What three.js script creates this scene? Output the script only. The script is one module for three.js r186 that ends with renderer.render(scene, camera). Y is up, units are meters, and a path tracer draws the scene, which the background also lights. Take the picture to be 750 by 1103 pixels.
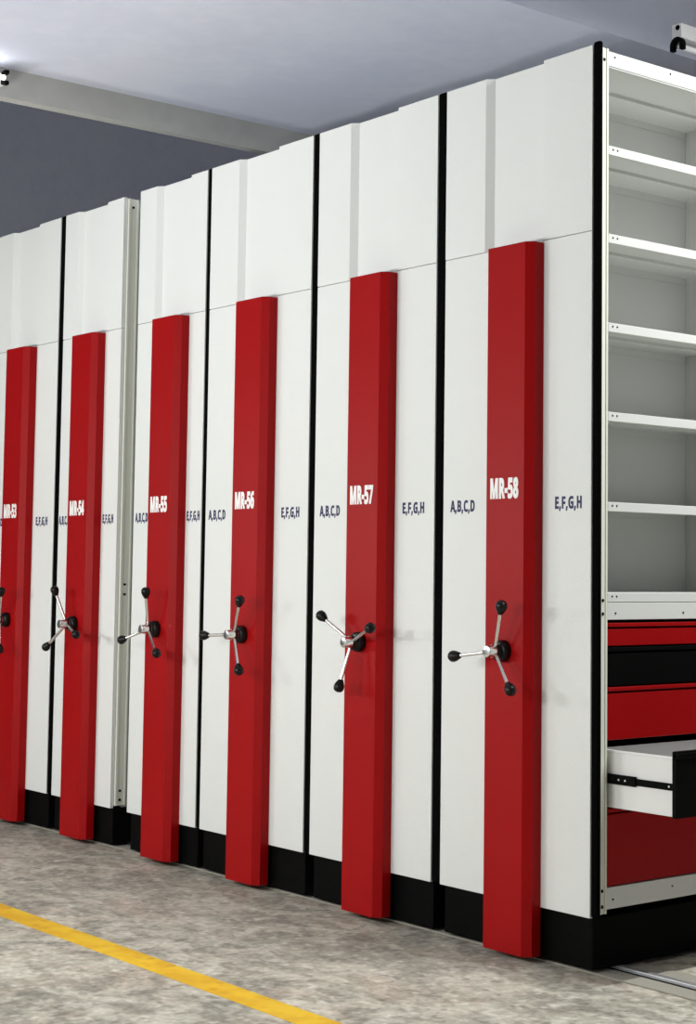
import * as THREE from 'three';
import { RoundedBoxGeometry } from 'three/addons/geometries/RoundedBoxGeometry.js';
import { mergeGeometries } from 'three/addons/utils/BufferGeometryUtils.js';
import { FontLoader } from 'three/addons/loaders/FontLoader.js';
import { TextGeometry } from 'three/addons/geometries/TextGeometry.js';
import { RectAreaLightUniformsLib } from 'three/addons/lights/RectAreaLightUniformsLib.js';

// ---------------------------------------------------------------- camera, exposure
const scene = new THREE.Scene();
scene.background = new THREE.Color(0x000000);
const renderer = new THREE.WebGLRenderer({ antialias: true });
renderer.toneMapping = THREE.LinearToneMapping;
renderer.toneMappingExposure = 1.3;
renderer.shadowMap.enabled = true;
RectAreaLightUniformsLib.init();

const FOCAL = 1797.5;                                   // pixels of a 750 x 1103 frame
const camera = new THREE.PerspectiveCamera(THREE.MathUtils.radToDeg(2 * Math.atan(551.5 / FOCAL)), 750 / 1103, 0.05, 60);
camera.position.set(4.0963, 1.3789, 4.2408);
camera.rotation.order = 'YXZ';
camera.rotation.set(THREE.MathUtils.degToRad(4.1423), THREE.MathUtils.degToRad(50.2462), THREE.MathUtils.degToRad(0.6454));
camera.setViewOffset(750, 1103, -66.1, 64.6, 750, 1103);
camera.updateProjectionMatrix();
scene.add(camera);

// light levels of the fluorescent fittings (radiance of the tubes)
const TUBE_LIGHT = 220;          // fittings over the aisle
const TUBE_GLOW = 2;            // what the eye sees of a tube
const LAMP_COLOR = new THREE.Color().setRGB(0.98, 1.0, 0.975);
// fittings: [x, y, z of the tube's middle, turn about y (0 = tube along x), label, mount, strength]
const FITTINGS = [
  [-3.475, 3.815, 1.20, Math.PI / 2, 'fluorescent tube fitting on the grey concrete beam, at the left picture edge', 'side', 0.02],
  [-0.60, 3.66, -1.76, Math.PI / 2, 'unlit fluorescent tube fitting with black tube holders hung above the open shelves', 'hung', 0],
  [-2.3, 1.70, 3.2, 0, 'fluorescent tube fitting hung over the aisle in front of the units', 'hung', 1.6],
  [-4.9, 1.70, 3.3, 0, 'fluorescent tube fitting hung over the far end of the aisle', 'hung', 1.9],
  [-0.3, 1.70, 3.7, 0, 'fluorescent tube fitting hung near the camera', 'hung', 1.6],
  [1.6, 4.02, -1.0, Math.PI / 2, 'fluorescent tube fitting hung over the floor beside the open drawer', 'down', 5.2],
];

// ---------------------------------------------------------------- helpers
const Y0 = 0.195;                                       // height of the panels' lower edge
let seed = 7;
const rnd = () => { seed = (seed * 1664525 + 1013904223) >>> 0; return seed / 4294967296; };
const usedNames = new Map();
function numbered(name) {
  const n = usedNames.get(name) || 0; usedNames.set(name, n + 1);
  return n ? name + '_' + String(n).padStart(3, '0') : name;
}
function mesh(name, geometry, material, parent) {
  const m = new THREE.Mesh(geometry, material);
  m.name = name; m.castShadow = true; m.receiveShadow = true;
  if (parent) parent.add(m);
  return m;
}
function thing(name, label, category, pos = [0, 0, 0], group) {
  const o = new THREE.Group(); o.name = numbered(name); o.position.set(...pos);
  o.userData = { label, category }; if (group) o.userData.group = group;
  scene.add(o); return o;
}
function structure(name, geometry, material, label, category) {
  const m = mesh(name, geometry, material, scene);
  m.userData = { kind: 'structure', label, category };
  return m;
}
const clean = (g) => { const q = g.index ? g.toNonIndexed() : g; for (const k of Object.keys(q.attributes)) if (!['position', 'normal', 'uv'].includes(k)) q.deleteAttribute(k); return q; };
const join = (list) => mergeGeometries(list.map(clean));
// box from its two corners, uv in metres by dominant face
function box(x0, x1, y0, y1, z0, z1) {
  const g = new THREE.BoxGeometry(x1 - x0, y1 - y0, z1 - z0); g.translate((x0 + x1) / 2, (y0 + y1) / 2, (z0 + z1) / 2);
  return metreUV(g);
}
function rbox(x0, x1, y0, y1, z0, z1, r = 0.003, s = 2) {
  const g = new RoundedBoxGeometry(x1 - x0, y1 - y0, z1 - z0, s, r); g.translate((x0 + x1) / 2, (y0 + y1) / 2, (z0 + z1) / 2);
  return metreUV(g);
}
function metreUV(g) {
  const p = g.attributes.position, n = g.attributes.normal, uv = new Float32Array(p.count * 2);
  for (let i = 0; i < p.count; i++) {
    const ax = Math.abs(n.getX(i)), ay = Math.abs(n.getY(i)), az = Math.abs(n.getZ(i));
    if (ay >= ax && ay >= az) { uv[2 * i] = p.getX(i); uv[2 * i + 1] = p.getZ(i); }
    else if (ax >= az) { uv[2 * i] = p.getZ(i); uv[2 * i + 1] = p.getY(i); }
    else { uv[2 * i] = p.getX(i); uv[2 * i + 1] = p.getY(i); }
  }
  g.setAttribute('uv', new THREE.BufferAttribute(uv, 2)); return g;
}
// horizontal outline [[x, z], ...] raised from y0 to y1
function raise(outline, y0, y1, bevel = 0.002) {
  const s = new THREE.Shape(outline.map(([x, z]) => new THREE.Vector2(x, -z)));
  const g = new THREE.ExtrudeGeometry(s, { depth: y1 - y0 - 2 * bevel, bevelEnabled: bevel > 0, bevelThickness: bevel, bevelSize: bevel, bevelOffset: -bevel, bevelSegments: 2 });
  g.rotateX(-Math.PI / 2); g.translate(0, y0 + bevel, 0);
  return metreUV(g);
}
function rod(a, b, r, seg = 12) {
  const A = new THREE.Vector3(...a), B = new THREE.Vector3(...b), d = B.clone().sub(A);
  const g = new THREE.CylinderGeometry(r, r, d.length(), seg);
  g.applyQuaternion(new THREE.Quaternion().setFromUnitVectors(new THREE.Vector3(0, 1, 0), d.clone().normalize()));
  g.translate(...A.add(B).multiplyScalar(0.5).toArray());
  return g;
}
// lathe profile [[r, h], ...] whose axis points along dir from origin
function turned(profile, origin, dir, seg = 24) {
  const g = new THREE.LatheGeometry(profile.map(([r, h]) => new THREE.Vector2(r, h)), seg);
  g.applyQuaternion(new THREE.Quaternion().setFromUnitVectors(new THREE.Vector3(0, 1, 0), new THREE.Vector3(...dir).normalize()));
  g.translate(...origin); return g;
}

// ---------------------------------------------------------------- procedural textures
function noiseGrid(n) { const a = new Float32Array(n * n); for (let i = 0; i < a.length; i++) a[i] = rnd(); return a; }
const G = 256, grid = noiseGrid(G);
const fade = (t) => t * t * (3 - 2 * t);
function vnoise(x, y, period) {                          // value noise that repeats after period cells
  const xi = Math.floor(x), yi = Math.floor(y), fx = fade(x - xi), fy = fade(y - yi);
  const w = (v) => ((v % period) + period) % period;
  const x0 = w(xi), x1 = w(xi + 1), y0 = w(yi), y1 = w(yi + 1);
  const at = (i, j) => grid[((j * 57 + 13 * period) % G) * G + ((i * 31 + 7 * period) % G)];
  return (at(x0, y0) * (1 - fx) + at(x1, y0) * fx) * (1 - fy) + (at(x0, y1) * (1 - fx) + at(x1, y1) * fx) * fy;
}
function fbm(u, v, base, oct, sx = 1, sy = 1) {
  let s = 0, a = 0.5, n = 0;
  for (let o = 0; o < oct; o++) { const p = base << o; s += a * vnoise(u * p * sx, v * p * sy, p * Math.max(sx, sy)); n += a; a *= 0.55; }
  return s / n;
}
function dataTexture(n, fn, srgb) {
  const d = new Uint8Array(n * n * 4);
  for (let j = 0; j < n; j++) for (let i = 0; i < n; i++) {
    const c = fn(i / n, j / n), k = 4 * (j * n + i);
    for (let q = 0; q < 3; q++) d[k + q] = Math.max(0, Math.min(255, Math.round(c[q]))); d[k + 3] = 255;
  }
  const t = new THREE.DataTexture(d, n, n, THREE.RGBAFormat);
  t.wrapS = t.wrapT = THREE.RepeatWrapping; t.magFilter = THREE.LinearFilter; t.minFilter = THREE.LinearMipmapLinearFilter; t.generateMipmaps = true;
  if (srgb) t.colorSpace = THREE.SRGBColorSpace;
  t.needsUpdate = true; return t;
}
const mixc = (a, b, t) => a.map((v, i) => v + (b[i] - v) * t);
const sstep = (a, b, x) => { const t = Math.max(0, Math.min(1, (x - a) / (b - a))); return t * t * (3 - 2 * t); };
// trowelled concrete, one repeat = 1.67 m
function concreteField(u, v) {
  const wx = fbm(u, v, 6, 3) - 0.5, wy = fbm(u + 0.37, v + 0.11, 6, 3) - 0.5;
  const U = u + wx * 0.09, V = v + wy * 0.09;
  return { big: fbm(U, V, 4, 4), mid: fbm(V + 0.2, U, 16, 4), streak: fbm(U, V, 14, 4, 1, 2), fine: fbm(u, v, 80, 3), speck: fbm(u + 0.13, v + 0.71, 48, 2), hue: fbm(U + 0.5, V + 0.25, 8, 3) };
}
const concreteColor = dataTexture(1024, (u, v) => {
  const f = concreteField(u, v);
  let c = mixc([150, 145, 131], [178, 173, 159], sstep(0.32, 0.68, f.mid));
  c = mixc(c, [140, 136, 125], sstep(0.50, 0.75, f.big) * 0.6);
  c = mixc(c, [176, 157, 141], sstep(0.5, 0.75, f.hue) * 0.45);
  c = mixc(c, [198, 194, 179], sstep(0.54, 0.74, f.streak) * 0.6);
  c = mixc(c, [120, 116, 106], sstep(0.55, 0.76, 1 - f.streak) * 0.6);
  c = mixc(c, [206, 202, 190], sstep(0.66, 0.82, f.speck) * 0.5);
  c = mixc(c, [110, 106, 98], sstep(0.68, 0.84, 1 - f.speck) * 0.5);
  const g = (f.fine - 0.5) * 60 + 8;
  return c.map((q) => q + g);
}, true);
const concreteBump = dataTexture(1024, (u, v) => { const f = concreteField(u, v); const h = 90 * f.streak + 70 * f.mid + 80 * f.fine; return [h, h, h]; });
concreteColor.repeat.set(0.6, 0.6); concreteBump.repeat.set(0.6, 0.6);
const paintBump = dataTexture(512, (u, v) => { const h = 255 * (0.5 * fbm(u, v, 64, 2) + 0.5 * fbm(u, v, 6, 3)); return [h, h, h]; });
paintBump.repeat.set(2, 2);
const plasterTint = (a, b) => { const t = dataTexture(512, (u, v) => mixc(a, b, sstep(0.25, 0.75, 0.7 * fbm(u, v, 4, 4) + 0.3 * fbm(u, v, 48, 2))), true); t.repeat.set(0.3, 0.3); return t; };
const yellowTint = dataTexture(512, (u, v) => {
  const c = mixc([222, 170, 8], [236, 192, 30], sstep(0.3, 0.7, fbm(u, v, 12, 4)));
  return mixc(c, [205, 150, 20], sstep(0.62, 0.8, fbm(u + 0.3, v, 20, 3)) * 0.7);
}, true);
yellowTint.repeat.set(0.8, 0.8);

// ---------------------------------------------------------------- materials
const std = (o) => new THREE.MeshStandardMaterial(o);
const phys = (o) => new THREE.MeshPhysicalMaterial(o);
const rgb = (r, g, b) => new THREE.Color().setRGB(r, g, b);
const M = {
  panel: phys({ color: rgb(0.745, 0.757, 0.742), roughness: 0.5, specularIntensity: 0.5, bumpMap: paintBump, bumpScale: 0.0006 }),
  shelf: std({ color: rgb(0.70, 0.71, 0.69), roughness: 0.45 }),
  beige: std({ color: rgb(0.76, 0.77, 0.68), roughness: 0.5 }),
  red: phys({ color: rgb(0.31, 0.001, 0.002), roughness: 0.45, specularIntensity: 0.28, bumpMap: paintBump, bumpScale: 0.0004 }),
  black: phys({ color: rgb(0.002, 0.002, 0.002), roughness: 0.6, specularIntensity: 0.1 }),
  rubber: phys({ color: rgb(0.002, 0.002, 0.002), roughness: 0.9, specularIntensity: 0.05 }),
  knob: phys({ color: rgb(0.004, 0.004, 0.004), roughness: 0.3, specularIntensity: 0.5 }),
  chrome: std({ color: rgb(0.82, 0.82, 0.80), roughness: 0.18, metalness: 1 }),
  steel: std({ color: rgb(0.72, 0.73, 0.75), roughness: 0.5, metalness: 1 }),
  white: std({ color: rgb(0.80, 0.80, 0.79), roughness: 0.4 }),
  print: std({ color: rgb(0.88, 0.88, 0.87), roughness: 0.6 }),
  navy: std({ color: rgb(0.020, 0.018, 0.09), roughness: 0.6 }),
  tube: std({ color: rgb(0.9, 0.9, 0.9), roughness: 0.3, emissive: LAMP_COLOR, emissiveIntensity: TUBE_GLOW }),
  floor: std({ map: concreteColor, bumpMap: concreteBump, bumpScale: 0.003, roughness: 0.72 }),
  grout: std({ color: rgb(0.34, 0.32, 0.27), roughness: 0.85, bumpMap: concreteBump, bumpScale: 0.004 }),
  yellow: std({ map: yellowTint, roughness: 0.55 }),
  ceiling: std({ map: plasterTint([220, 224, 242], [228, 232, 246]), roughness: 0.85 }),
  concrete: std({ map: plasterTint([182, 182, 178], [194, 194, 190]), roughness: 0.8 }),
  wall: std({ map: plasterTint([222, 223, 226], [230, 231, 233]), roughness: 0.85 }),
};

// ---------------------------------------------------------------- the room
const XL = -13, XR = 6.6, ZB = -9.5, ZF = 6.2, CEIL = 3.895, HIGH = 4.9, HALL = 7.4, BEAM_X = -3.567, BEAM_Y = 3.742, DROP_X = -1.17;
structure('floor', box(XL, XR, -0.12, 0, ZB, ZF), M.floor, 'grey brown trowelled concrete floor', 'floor');
structure('ceiling', box(BEAM_X, DROP_X, CEIL, HIGH + 0.15, ZB, ZF), M.ceiling, 'dropped part of the pale lavender ceiling, above the middle units', 'ceiling');
structure('ceiling_001', box(DROP_X, XR, HIGH, HIGH + 0.15, ZB, ZF), M.ceiling, 'higher part of the lavender ceiling, right of the dropped part', 'ceiling');
structure('ceiling_002', box(XL, BEAM_X - 0.07, HALL, HALL + 0.15, ZB, ZF), M.ceiling, 'high ceiling of the hall beyond the grey beam', 'ceiling');
structure('ceiling_beam', rbox(BEAM_X - 0.07, BEAM_X, BEAM_Y, HALL + 0.15, ZB, ZF, 0.006), M.concrete, 'grey concrete beam between the lavender ceiling and the dim hall', 'beam');
structure('wall_left', box(XL - 0.15, XL, -0.12, HALL + 0.15, ZB - 0.15, ZF + 0.15), M.ceiling, 'lavender wall of the dim hall beyond the grey beam', 'wall');
structure('wall_right', box(XR, XR + 0.15, -0.12, HIGH + 0.15, ZB - 0.15, ZF + 0.15), M.wall, 'pale painted wall on the side of the open shelves', 'wall');
structure('wall_back', box(XL, XR, -0.12, HALL + 0.15, ZB - 0.15, ZB), M.ceiling, 'lavender wall far behind the shelving units', 'wall');
structure('wall_front', box(XL, XR, -0.12, HALL + 0.15, ZF, ZF + 0.15), M.wall, 'pale painted wall behind the camera', 'wall');
{ // yellow line and floor rail
  const l = mesh('floor_line', rbox(XL + 0.02, XR - 0.02, 0, 0.0016, 1.045, 1.160, 0.0007, 1), M.yellow, scene);
  l.userData = { label: 'yellow painted line running along the concrete floor', category: 'floor marking' };
  const r = thing('floor_rail', 'steel floor rail running out from under the nearest shelving unit', 'rail', [0, 0, -0.155]);
  mesh('rail_bar', rbox(-5.2, 5.2, 0.002, 0.016, -0.014, 0.014, 0.003), M.steel, r);
  mesh('guide_channel', join([box(-5.2, 5.2, 0, 0.005, 0.016, 0.034), box(-5.2, 5.2, 0, 0.005, -0.034, -0.016)]), M.black, r);
  mesh('grout_strip', join([rbox(-5.2, 5.2, 0, 0.006, 0.034, 0.125, 0.002), rbox(-5.2, 5.2, 0, 0.006, -0.125, -0.034, 0.002)]), M.grout, r);
}

// ---------------------------------------------------------------- lettering
const bold = await new FontLoader().loadAsync('fonts/droid/droid_sans_bold.typeface.json');
// flat printed letters filling width x height, centred on x, standing on y, print lying at z
function lettering(text, width, height, x, y, z, material, parent, heavy) {
  const g = new TextGeometry(text, { font: bold, size: 1, depth: 0.02, curveSegments: 4, bevelEnabled: true, bevelThickness: 0.004, bevelSize: heavy, bevelSegments: 1 });
  const cap = new TextGeometry('E', { font: bold, size: 1, depth: 0.02 }); cap.computeBoundingBox();
  g.computeBoundingBox(); const b = g.boundingBox;
  g.translate(-(b.min.x + b.max.x) / 2, 0, 0); g.scale(width / (b.max.x - b.min.x), height / (cap.boundingBox.max.y - cap.boundingBox.min.y), 0.05);
  g.translate(x, y, z); return mesh('lettering', g, material, parent);
}

// ---------------------------------------------------------------- shelving units
// positions along the row: right and left panel edge, right edge of the red column, width of the seal, number, handle angles
const COL_W = 0.253, COL_P = 0.070, CH = 0.027;
const UNITS = [
  { n: '58', R: 0.000, L: -0.793, C: -0.242, seal: 0.034, sealLook: 'black', ang: [65, 188, -46], A: -0.680, E: -0.112, tw: 0.140, where: 'open shelves on its right side' },
  { n: '57', R: -0.847, L: -1.632, C: -1.088, seal: 0.050, ang: [146, 20, 262], A: -1.522, E: -0.973, tw: 0.140, where: 'second nearest, between MR-56 and MR-58' },
  { n: '56', R: -1.679, L: -2.482, C: -1.928, seal: 0.043, ang: [57, 183, -56], A: -2.384, E: -1.806, tw: 0.140, where: 'between MR-55 and MR-57' },
  { n: '55', R: -2.519, L: -3.135, C: -2.654, seal: 0.033, ang: [78, 198, -36], A: -3.057, E: -2.586, tw: 0.118, where: 'right of the beige upright in the gap' },
  { n: '54', R: -3.298, L: -3.912, C: -3.455, seal: 0, ang: [109, -15, 222], A: -3.848, E: -3.386, tw: 0.112, where: 'with the beige upright at its right edge' },
  { n: '53', R: -3.969, L: -4.762, C: -4.206, seal: 0.053, ang: [60, 180, -60], A: -4.640, E: -4.100, tw: 0.140, where: 'cut by the left picture edge' },
];
const TOP = Y0 + 3.08, SEAM = Y0 + 2.406, PT = 0.02, DEPTH = 1.95;
const knobProfile = [[0.0001, 0], [0.0095, 0.000], [0.0125, 0.006], [0.0190, 0.020], [0.0215, 0.031], [0.0200, 0.042], [0.0130, 0.050], [0.0001, 0.053]];

function handWheel(parent, x, y, angles) {
  const hub = mesh('hand_wheel', turned([[0.0001, 0.088], [0.017, 0.088], [0.0215, 0.085], [0.0215, 0.060], [0.024, 0.058], [0.024, 0.034], [0.019, 0.030], [0.019, 0.010]], [x, y, COL_P], [0, 0, 1]), M.chrome, parent);
  mesh('mounting_collar', turned([[0.0001, 0.032], [0.030, 0.032], [0.037, 0.027], [0.040, 0.018], [0.040, 0.000]], [x, y, COL_P], [0, 0, 1]), M.knob, hub);
  mesh('hub_ring', turned([[0.0240, 0.052], [0.0265, 0.052], [0.0265, 0.043], [0.0240, 0.043]], [x, y, COL_P], [0, 0, 1]), M.knob, hub);
  for (const a of angles) {
    const c = Math.cos(a * Math.PI / 180), s = Math.sin(a * Math.PI / 180), z0 = COL_P + 0.047, z1 = COL_P + 0.081;
    const d = [c * 0.16, s * 0.16, z1 - z0], e = [x + c * 0.162, y + s * 0.162, z1];
    mesh('spoke', rod([x + c * 0.018, y + s * 0.018, z0], [e[0], e[1], e[2]], 0.0072), M.chrome, hub);
    mesh('knob', turned(knobProfile, [x + c * 0.150, y + s * 0.150, z1 - 0.003], d), M.knob, hub);
  }
}

const bolt = new THREE.CylinderGeometry(0.006, 0.0065, 0.005, 10); bolt.rotateZ(-Math.PI / 2);
const pin = new THREE.CylinderGeometry(0.0035, 0.0035, 0.003, 8); pin.rotateZ(-Math.PI / 2);
function dot(name, g, x, y, z, mat, parent) { const m = mesh(name, g, mat, parent); m.position.set(x, y, z); return m; }

function makeUnit(u) {
  const { R, L, C } = u, cl = C - COL_W, mid = C - COL_W / 2;
  const t = thing('mobile_shelving_unit', `white mobile shelving unit, red column lettered MR-${u.n}, ${u.where}`, 'shelving unit', [0, 0, 0]);
  // upper panel with its shallow trough above the column
  const a = cl - 0.070, b = C - 0.007, d = 0.026;
  const upper = raise([[L, 0], [L, -PT], [a - 0.008, -PT], [a + d - 0.008, -PT - d], [b - d + 0.008, -PT - d], [b + 0.008, -PT], [R, -PT], [R, 0], [b, 0], [b - d, -d], [a + d, -d], [a, 0]], SEAM + 0.0012, TOP, 0.0018);
  mesh('upper_panel', upper, M.panel, t);
  const lp = mesh('lower_panel', rbox(L, mid - 0.002, Y0, SEAM - 0.0012, -PT, 0, 0.0025), M.panel, t);
  const rp = mesh('lower_panel', rbox(mid + 0.002, R, Y0, SEAM - 0.0012, -PT, 0, 0.0025), M.panel, t);
  lettering('A,B,C,D', u.tw, 0.042, u.A, Y0 + 1.420, 0, M.navy, lp, 0.03);
  lettering('E,F,G,H', u.tw * 0.95, 0.042, u.E, Y0 + 1.420, 0, M.navy, rp, 0.03);
  // red column with bevelled long edges
  const col = mesh('column_cover', raise([[cl, 0.0005], [cl, COL_P - CH], [cl + CH, COL_P], [C - CH, COL_P], [C, COL_P - CH], [C, 0.0005]].reverse(), Y0 - 0.170, Y0 + 2.397, 0.0025), M.red, t);
  lettering('MR-' + u.n, 0.150, 0.070, mid - 0.003, Y0 + 1.462, COL_P, M.print, col, 0.045);
  handWheel(t, mid, Y0 + 0.905, u.ang);
  if (u.seal) mesh('seal_strip', rbox(R + 0.0005, R + u.seal, Y0 + 0.002, TOP + (u.n === '58' ? 0.010 : 0.004), -0.022, -0.002, 0.008, 3), M.rubber, t);
  mesh('plinth', rbox(L + 0.01, R - 0.002, 0.016, Y0 - 0.002, -DEPTH, -0.018, 0.004), M.black, t);
  return t;
}
function bodySides(t, R, L) {                            // closed body behind the front of a unit
  mesh('body', join([box(L + 0.005, L + 0.017, Y0, TOP - 0.02, -DEPTH, -0.075), box(R - 0.025, R - 0.013, Y0, TOP - 0.02, -DEPTH, -0.068), box(L + 0.017, R - 0.025, TOP - 0.032, TOP - 0.02, -DEPTH, -PT - 0.03), box(L + 0.017, R - 0.025, Y0, TOP - 0.032, -DEPTH, -DEPTH + 0.01)]), M.shelf, t);
}
function upright(t, x0, x1, z0, z1, boltX, bolts) {      // folded steel post, bolts on the face at boltX
  const p = mesh('upright', join([rbox(x0, x1, Y0 + 0.012, TOP - 0.006, z0, z0 + 0.010, 0.001, 1), rbox(x0 + 0.003, x1 - 0.003, Y0 + 0.012, TOP - 0.006, z0 + 0.010, z1 - 0.014, 0.001, 1), rbox(x0, x1, Y0 + 0.012, TOP - 0.006, z1 - 0.014, z1, 0.001, 1)]), M.beige, t);
  for (const [y, z] of bolts) dot('bolt', bolt, boltX, y, z, M.black, p);
  return p;
}

for (const u of UNITS) {
  const t = makeUnit(u);
  if (u.n === '58') openSide(t, u);
  else {
    bodySides(t, u.R, u.L);
    const s = u.R, dz = [[Y0 + 1.11, -0.048], [Y0 + 1.06, -0.048], [Y0 + 0.085, -0.048], [Y0 + 0.04, -0.048], [Y0 + 3.03, -0.048]];
    if (u.n === '54') upright(t, s - 0.04, s + 0.012, -0.082, -PT - 0.002, s + 0.0105, dz);
  }
}

// open right side of the nearest unit: two bays of shelves, drawers below in the first bay
function openSide(t, u) {
  const xe = 0.020, xb = -0.396, z0 = -0.064, z1 = -0.957;
  const bolts = [[Y0 + 1.095, -0.040], [Y0 + 1.048, -0.040], [Y0 + 0.092, -0.040], [Y0 + 0.038, -0.040], [Y0 + 3.03, -0.040]];
  upright(t, -0.03, xe, z0, -PT - 0.003, xe - 0.001, bolts);
  upright(t, -0.03, xe, -0.995, z1, xe - 0.001, []);
  upright(t, -0.03, xe, -DEPTH, -DEPTH + 0.04, xe - 0.001, []);
  mesh('back_panel', rbox(xb - 0.004, xb, Y0 + 0.02, TOP - 0.02, -DEPTH, -PT - 0.03, 0.001, 1), M.shelf, t);
  mesh('side_panel', rbox(xb + 0.001, -0.03, Y0 + 0.02, TOP - 0.02, -0.050, -0.046, 0.001, 1), M.shelf, t);
  mesh('side_panel', rbox(xb + 0.001, -0.03, Y0 + 0.02, TOP - 0.02, z1 - 0.006, z1 - 0.002, 0.001, 1), M.shelf, t);
  mesh('side_panel', rbox(u.L + 0.02, -0.032, Y0 + 0.02, TOP - 0.02, -DEPTH - 0.006, -DEPTH - 0.001, 0.001, 1), M.shelf, t);
  mesh('side_panel', rbox(u.L + 0.006, u.L + 0.018, Y0, TOP - 0.02, -DEPTH, -0.06, 0.001, 1), M.shelf, t);
  mesh('top_panel', join([box(u.L + 0.02, -0.034, TOP - 0.028, TOP - 0.021, -DEPTH, -PT - 0.03)]), M.shelf, t);
  const levels = [2.721, 2.401, 2.081, 1.762, 1.442, 1.122];
  for (const [za, zb, bay] of [[z0 - 0.001, z1 + 0.001, 0], [-0.996, -DEPTH + 0.041, 1]]) {
    // top beam, and a sheet with a stiffening rib under it
    const tb = mesh('top_beam', join([rbox(xe - 0.022, xe - 0.001, Y0 + 3.012, Y0 + 3.066, zb, za, 0.002), rbox(xe - 0.042, xe - 0.022, Y0 + 3.012, Y0 + 3.020, zb, za, 0.001, 1)]), M.shelf, t);
    for (const z of [za - 0.03, za - 0.33]) dot('bolt', pin, xe, Y0 + 3.048, z, M.black, tb);
    shelf(t, xe, xb, za, zb, Y0 + 3.010, 0);
    const lv = bay ? [...levels, 0.8, 0.48, 0.13] : levels;
    for (const y of lv) {
      const s = shelf(t, xe, xb, za, zb, Y0 + y, 0.033);
      for (const dz of [0.022, 0.045]) dot('bolt', pin, xe, Y0 + y - 0.013, za - dz, M.black, s);
    }
    const bb = mesh('bottom_beam', rbox(xe - 0.022, xe - 0.001, Y0 + 0.026, Y0 + 0.100, zb, za, 0.002), M.shelf, t);
    for (const [dy, dz] of [[0.058, 0.03], [0.070, 0.34]]) dot('bolt', pin, xe, Y0 + dy, za - dz, M.black, bb);
    if (bay) continue;
    const mb = mesh('middle_beam', rbox(xe - 0.022, xe - 0.001, Y0 + 1.027, Y0 + 1.0875, zb, za, 0.002), M.shelf, t);
    for (const dz of [0.04, 0.40]) dot('bolt', pin, xe, Y0 + 1.050, za - dz, M.black, mb);
    mesh('drawer_carcass', join([box(xb + 0.002, xe - 0.03, Y0 + 0.10, Y0 + 1.02, za - 0.008, za - 0.003), box(xb + 0.002, xe - 0.03, Y0 + 0.10, Y0 + 1.02, zb + 0.003, zb + 0.008), box(xb + 0.002, xb + 0.008, Y0 + 0.10, Y0 + 1.02, zb + 0.008, za - 0.008), box(xb + 0.008, xe - 0.03, Y0 + 1.012, Y0 + 1.02, zb + 0.008, za - 0.008)]), M.black, t);
    // closed drawer fronts: lip, groove, face
    for (const [ya, yb, m] of [[0.935, 1.016, M.red], [0.795, 0.930, M.black], [0.607, 0.791, M.red], [0.104, 0.371, M.red]]) {
      const f = mesh('drawer', rbox(xe - 0.022, xe - 0.004, Y0 + ya, Y0 + yb - 0.020, zb + 0.002, za - 0.002, 0.003), m, t);
      mesh('pull_lip', rbox(xe - 0.022, xe + 0.001, Y0 + yb - 0.0145, Y0 + yb, zb + 0.002, za - 0.002, 0.003), m, f);
      mesh('drawer_box', join([box(xb + 0.03, xe - 0.024, Y0 + ya + 0.006, Y0 + yb - 0.03, za - 0.024, za - 0.020), box(xb + 0.03, xe - 0.024, Y0 + ya + 0.006, Y0 + yb - 0.03, zb + 0.020, zb + 0.024), box(xb + 0.03, xe - 0.022, Y0 + ya + 0.004, Y0 + ya + 0.008, zb + 0.02, za - 0.02)]), M.black, f);
    }
    // the drawer pulled out
    const xo = 0.318, y0 = Y0 + 0.377, y1 = Y0 + 0.575, zs = za - 0.010, xi = -0.06;
    const f = mesh('drawer', rbox(xo, xo + 0.020, Y0 + 0.374, Y0 + 0.596, zb + 0.002, za + 0.002, 0.003), M.black, t);
    f.userData.label = 'open drawer with black front and white box';
    mesh('pull_lip', rbox(xo + 0.006, xo + 0.028, Y0 + 0.572, Y0 + 0.590, zb + 0.002, za + 0.002, 0.003), M.black, f);
    mesh('drawer_side', join([rbox(xi, xo - 0.0005, y0, y1, zs - 0.004, zs, 0.001, 1), rbox(xi, xo - 0.0005, y1 - 0.008, y1, zs - 0.014, zs + 0.002, 0.002, 1), rbox(xi, xo - 0.0005, y0, y0 + 0.008, zs - 0.008, zs + 0.002, 0.002, 1)]), M.white, f);
    mesh('drawer_side', join([rbox(xi, xo - 0.0005, y0, y1, zb + 0.010, zb + 0.014, 0.001, 1), rbox(xi, xo - 0.0005, y1 - 0.008, y1, zb + 0.008, zb + 0.024, 0.002, 1)]), M.white, f);
    mesh('drawer_bottom', box(xi, xo - 0.001, y0 + 0.004, y0 + 0.010, zb + 0.014, zs - 0.008), M.white, f);
    mesh('drawer_back', rbox(xi - 0.004, xi, y0, y1 - 0.002, zb + 0.014, zs - 0.004, 0.001, 1), M.white, f);
    mesh('slide_rail', join([rbox(-0.10, 0.150, Y0 + 0.460, Y0 + 0.494, zs + 0.0005, zs + 0.011, 0.002), rbox(0.150, xo - 0.001, Y0 + 0.464, Y0 + 0.488, zs + 0.0005, zs + 0.006, 0.002)]), M.black, f);
    for (const x of [0.075, 0.105, 0.30]) { const m = dot('rivet', pin, x, Y0 + 0.477, zs + (x > 0.15 ? 0.006 : 0.011), M.steel, f); m.rotation.y = Math.PI / 2; }
  }
}
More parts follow.
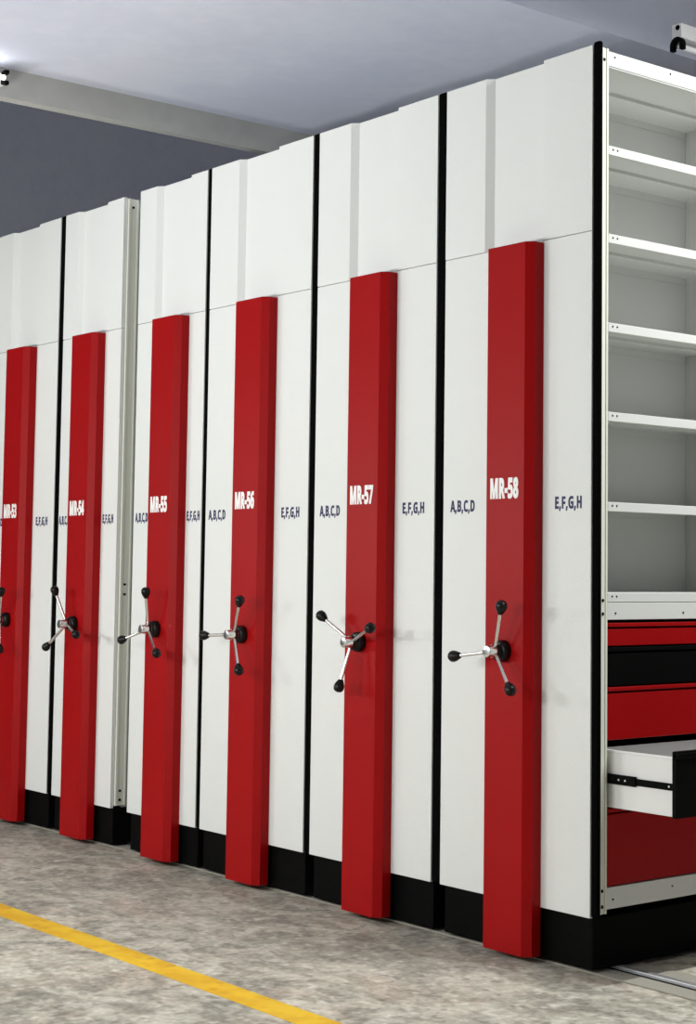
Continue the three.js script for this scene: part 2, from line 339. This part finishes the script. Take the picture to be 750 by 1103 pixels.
function shelf(t, xe, xb, za, zb, y, lip) {
  const parts = [rbox(xb + 0.003, xe - 0.002, y - 0.004, y, zb, za, 0.001, 1), box(xb + 0.003, xb + 0.006, y - 0.030, y - 0.004, zb + 0.004, za - 0.004), box(xb + 0.17, xb + 0.20, y - 0.016, y - 0.004, zb + 0.004, za - 0.004)];
  if (lip) parts.push(rbox(xe - 0.005, xe, y - lip, y, zb, za, 0.0018), rbox(xe - 0.024, xe - 0.005, y - lip, y - lip + 0.004, zb, za, 0.001, 1));
  return mesh('shelf', join(parts), M.shelf, t);
}

// ---------------------------------------------------------------- fluorescent fittings
function fitting([x, y, z, turn, label, mount, strength]) {
  const t = thing('fluorescent_lamp', label, 'lamp', [x, y, z]);
  t.rotation.y = turn;
  const hw = 0.62;
  // tube axis along local x at the origin; housing above (or behind, when mounted on the beam)
  const up = mount === 'side' ? null : 1;
  const house = up ? [rbox(-hw, hw, 0.030, 0.095, -0.028, 0.028, 0.004)] : [rbox(-hw, hw, -0.032, 0.032, -0.090, -0.030, 0.004)];
  const h = mesh('housing', join(house), M.white, t);
  if (up) mesh('cable_knockout', join([-1, 1].map((s) => { const g = turned([[0.0001, 0.004], [0.010, 0.004], [0.012, 0]], [s * hw, 0.078, 0.006], [s, 0, 0], 14); return g; })), M.black, h);
  if (mount !== 'side') for (const s of [-0.4, 0.4]) mesh('hanger', rod([s, 0.093, 0], [s, (x < BEAM_X ? HALL : x > DROP_X ? HIGH : CEIL) - y + 0.001, 0], 0.006, 8), M.white, t);
  mesh('tube', turned([[0.0001, -hw + 0.012], [0.013, -hw + 0.012], [0.013, hw - 0.012], [0.0001, hw - 0.012]], [0, 0, 0], [1, 0, 0], 20), strength ? M.tube : M.print, t);
  for (const s of [-1, 1]) {
    const arc = new THREE.Shape(); arc.absarc(0, 0, 0.036, Math.PI * 0.02, Math.PI * 0.98, false); arc.lineTo(-0.036, -0.022); arc.lineTo(-0.018, -0.022); arc.absarc(0, 0, 0.017, Math.PI, 0, true); arc.lineTo(0.018, -0.022); arc.lineTo(0.036, -0.022);
    const g = new THREE.ExtrudeGeometry(arc, { depth: 0.022, bevelEnabled: false, curveSegments: 10 });
    g.rotateY(Math.PI / 2); g.translate(s * (hw - 0.008) - 0.011, 0.002, 0);
    if (!up) g.rotateX(-Math.PI / 2);
    mesh('tube_holder', g, M.black, t);
  }
  // the tube's light: three narrow strips around it
  if (!strength) return;
  const dirs = up ? mount === 'down' ? [[0, -1, 0]] : [[0, -1, 0], [0, 0.75, 1], [0, 0.75, -1]] : [[0, 0, 1], [0, -1, 0.25], [0, 1, 0.25]];
  for (const d of dirs) {
    const L = new THREE.RectAreaLight(LAMP_COLOR, TUBE_LIGHT * strength * (d[1] === -1 && mount === 'hung' ? 0.75 : 1), 1.16, 0.026);
    const v = new THREE.Vector3(...d).normalize();
    L.position.copy(v).multiplyScalar(0.016);
    L.quaternion.setFromRotationMatrix(new THREE.Matrix4().makeBasis(new THREE.Vector3(1, 0, 0), new THREE.Vector3().crossVectors(v.clone().negate(), new THREE.Vector3(1, 0, 0)), v.clone().negate()));
    t.add(L);
  }
}
FITTINGS.forEach(fitting);

renderer.render(scene, camera);
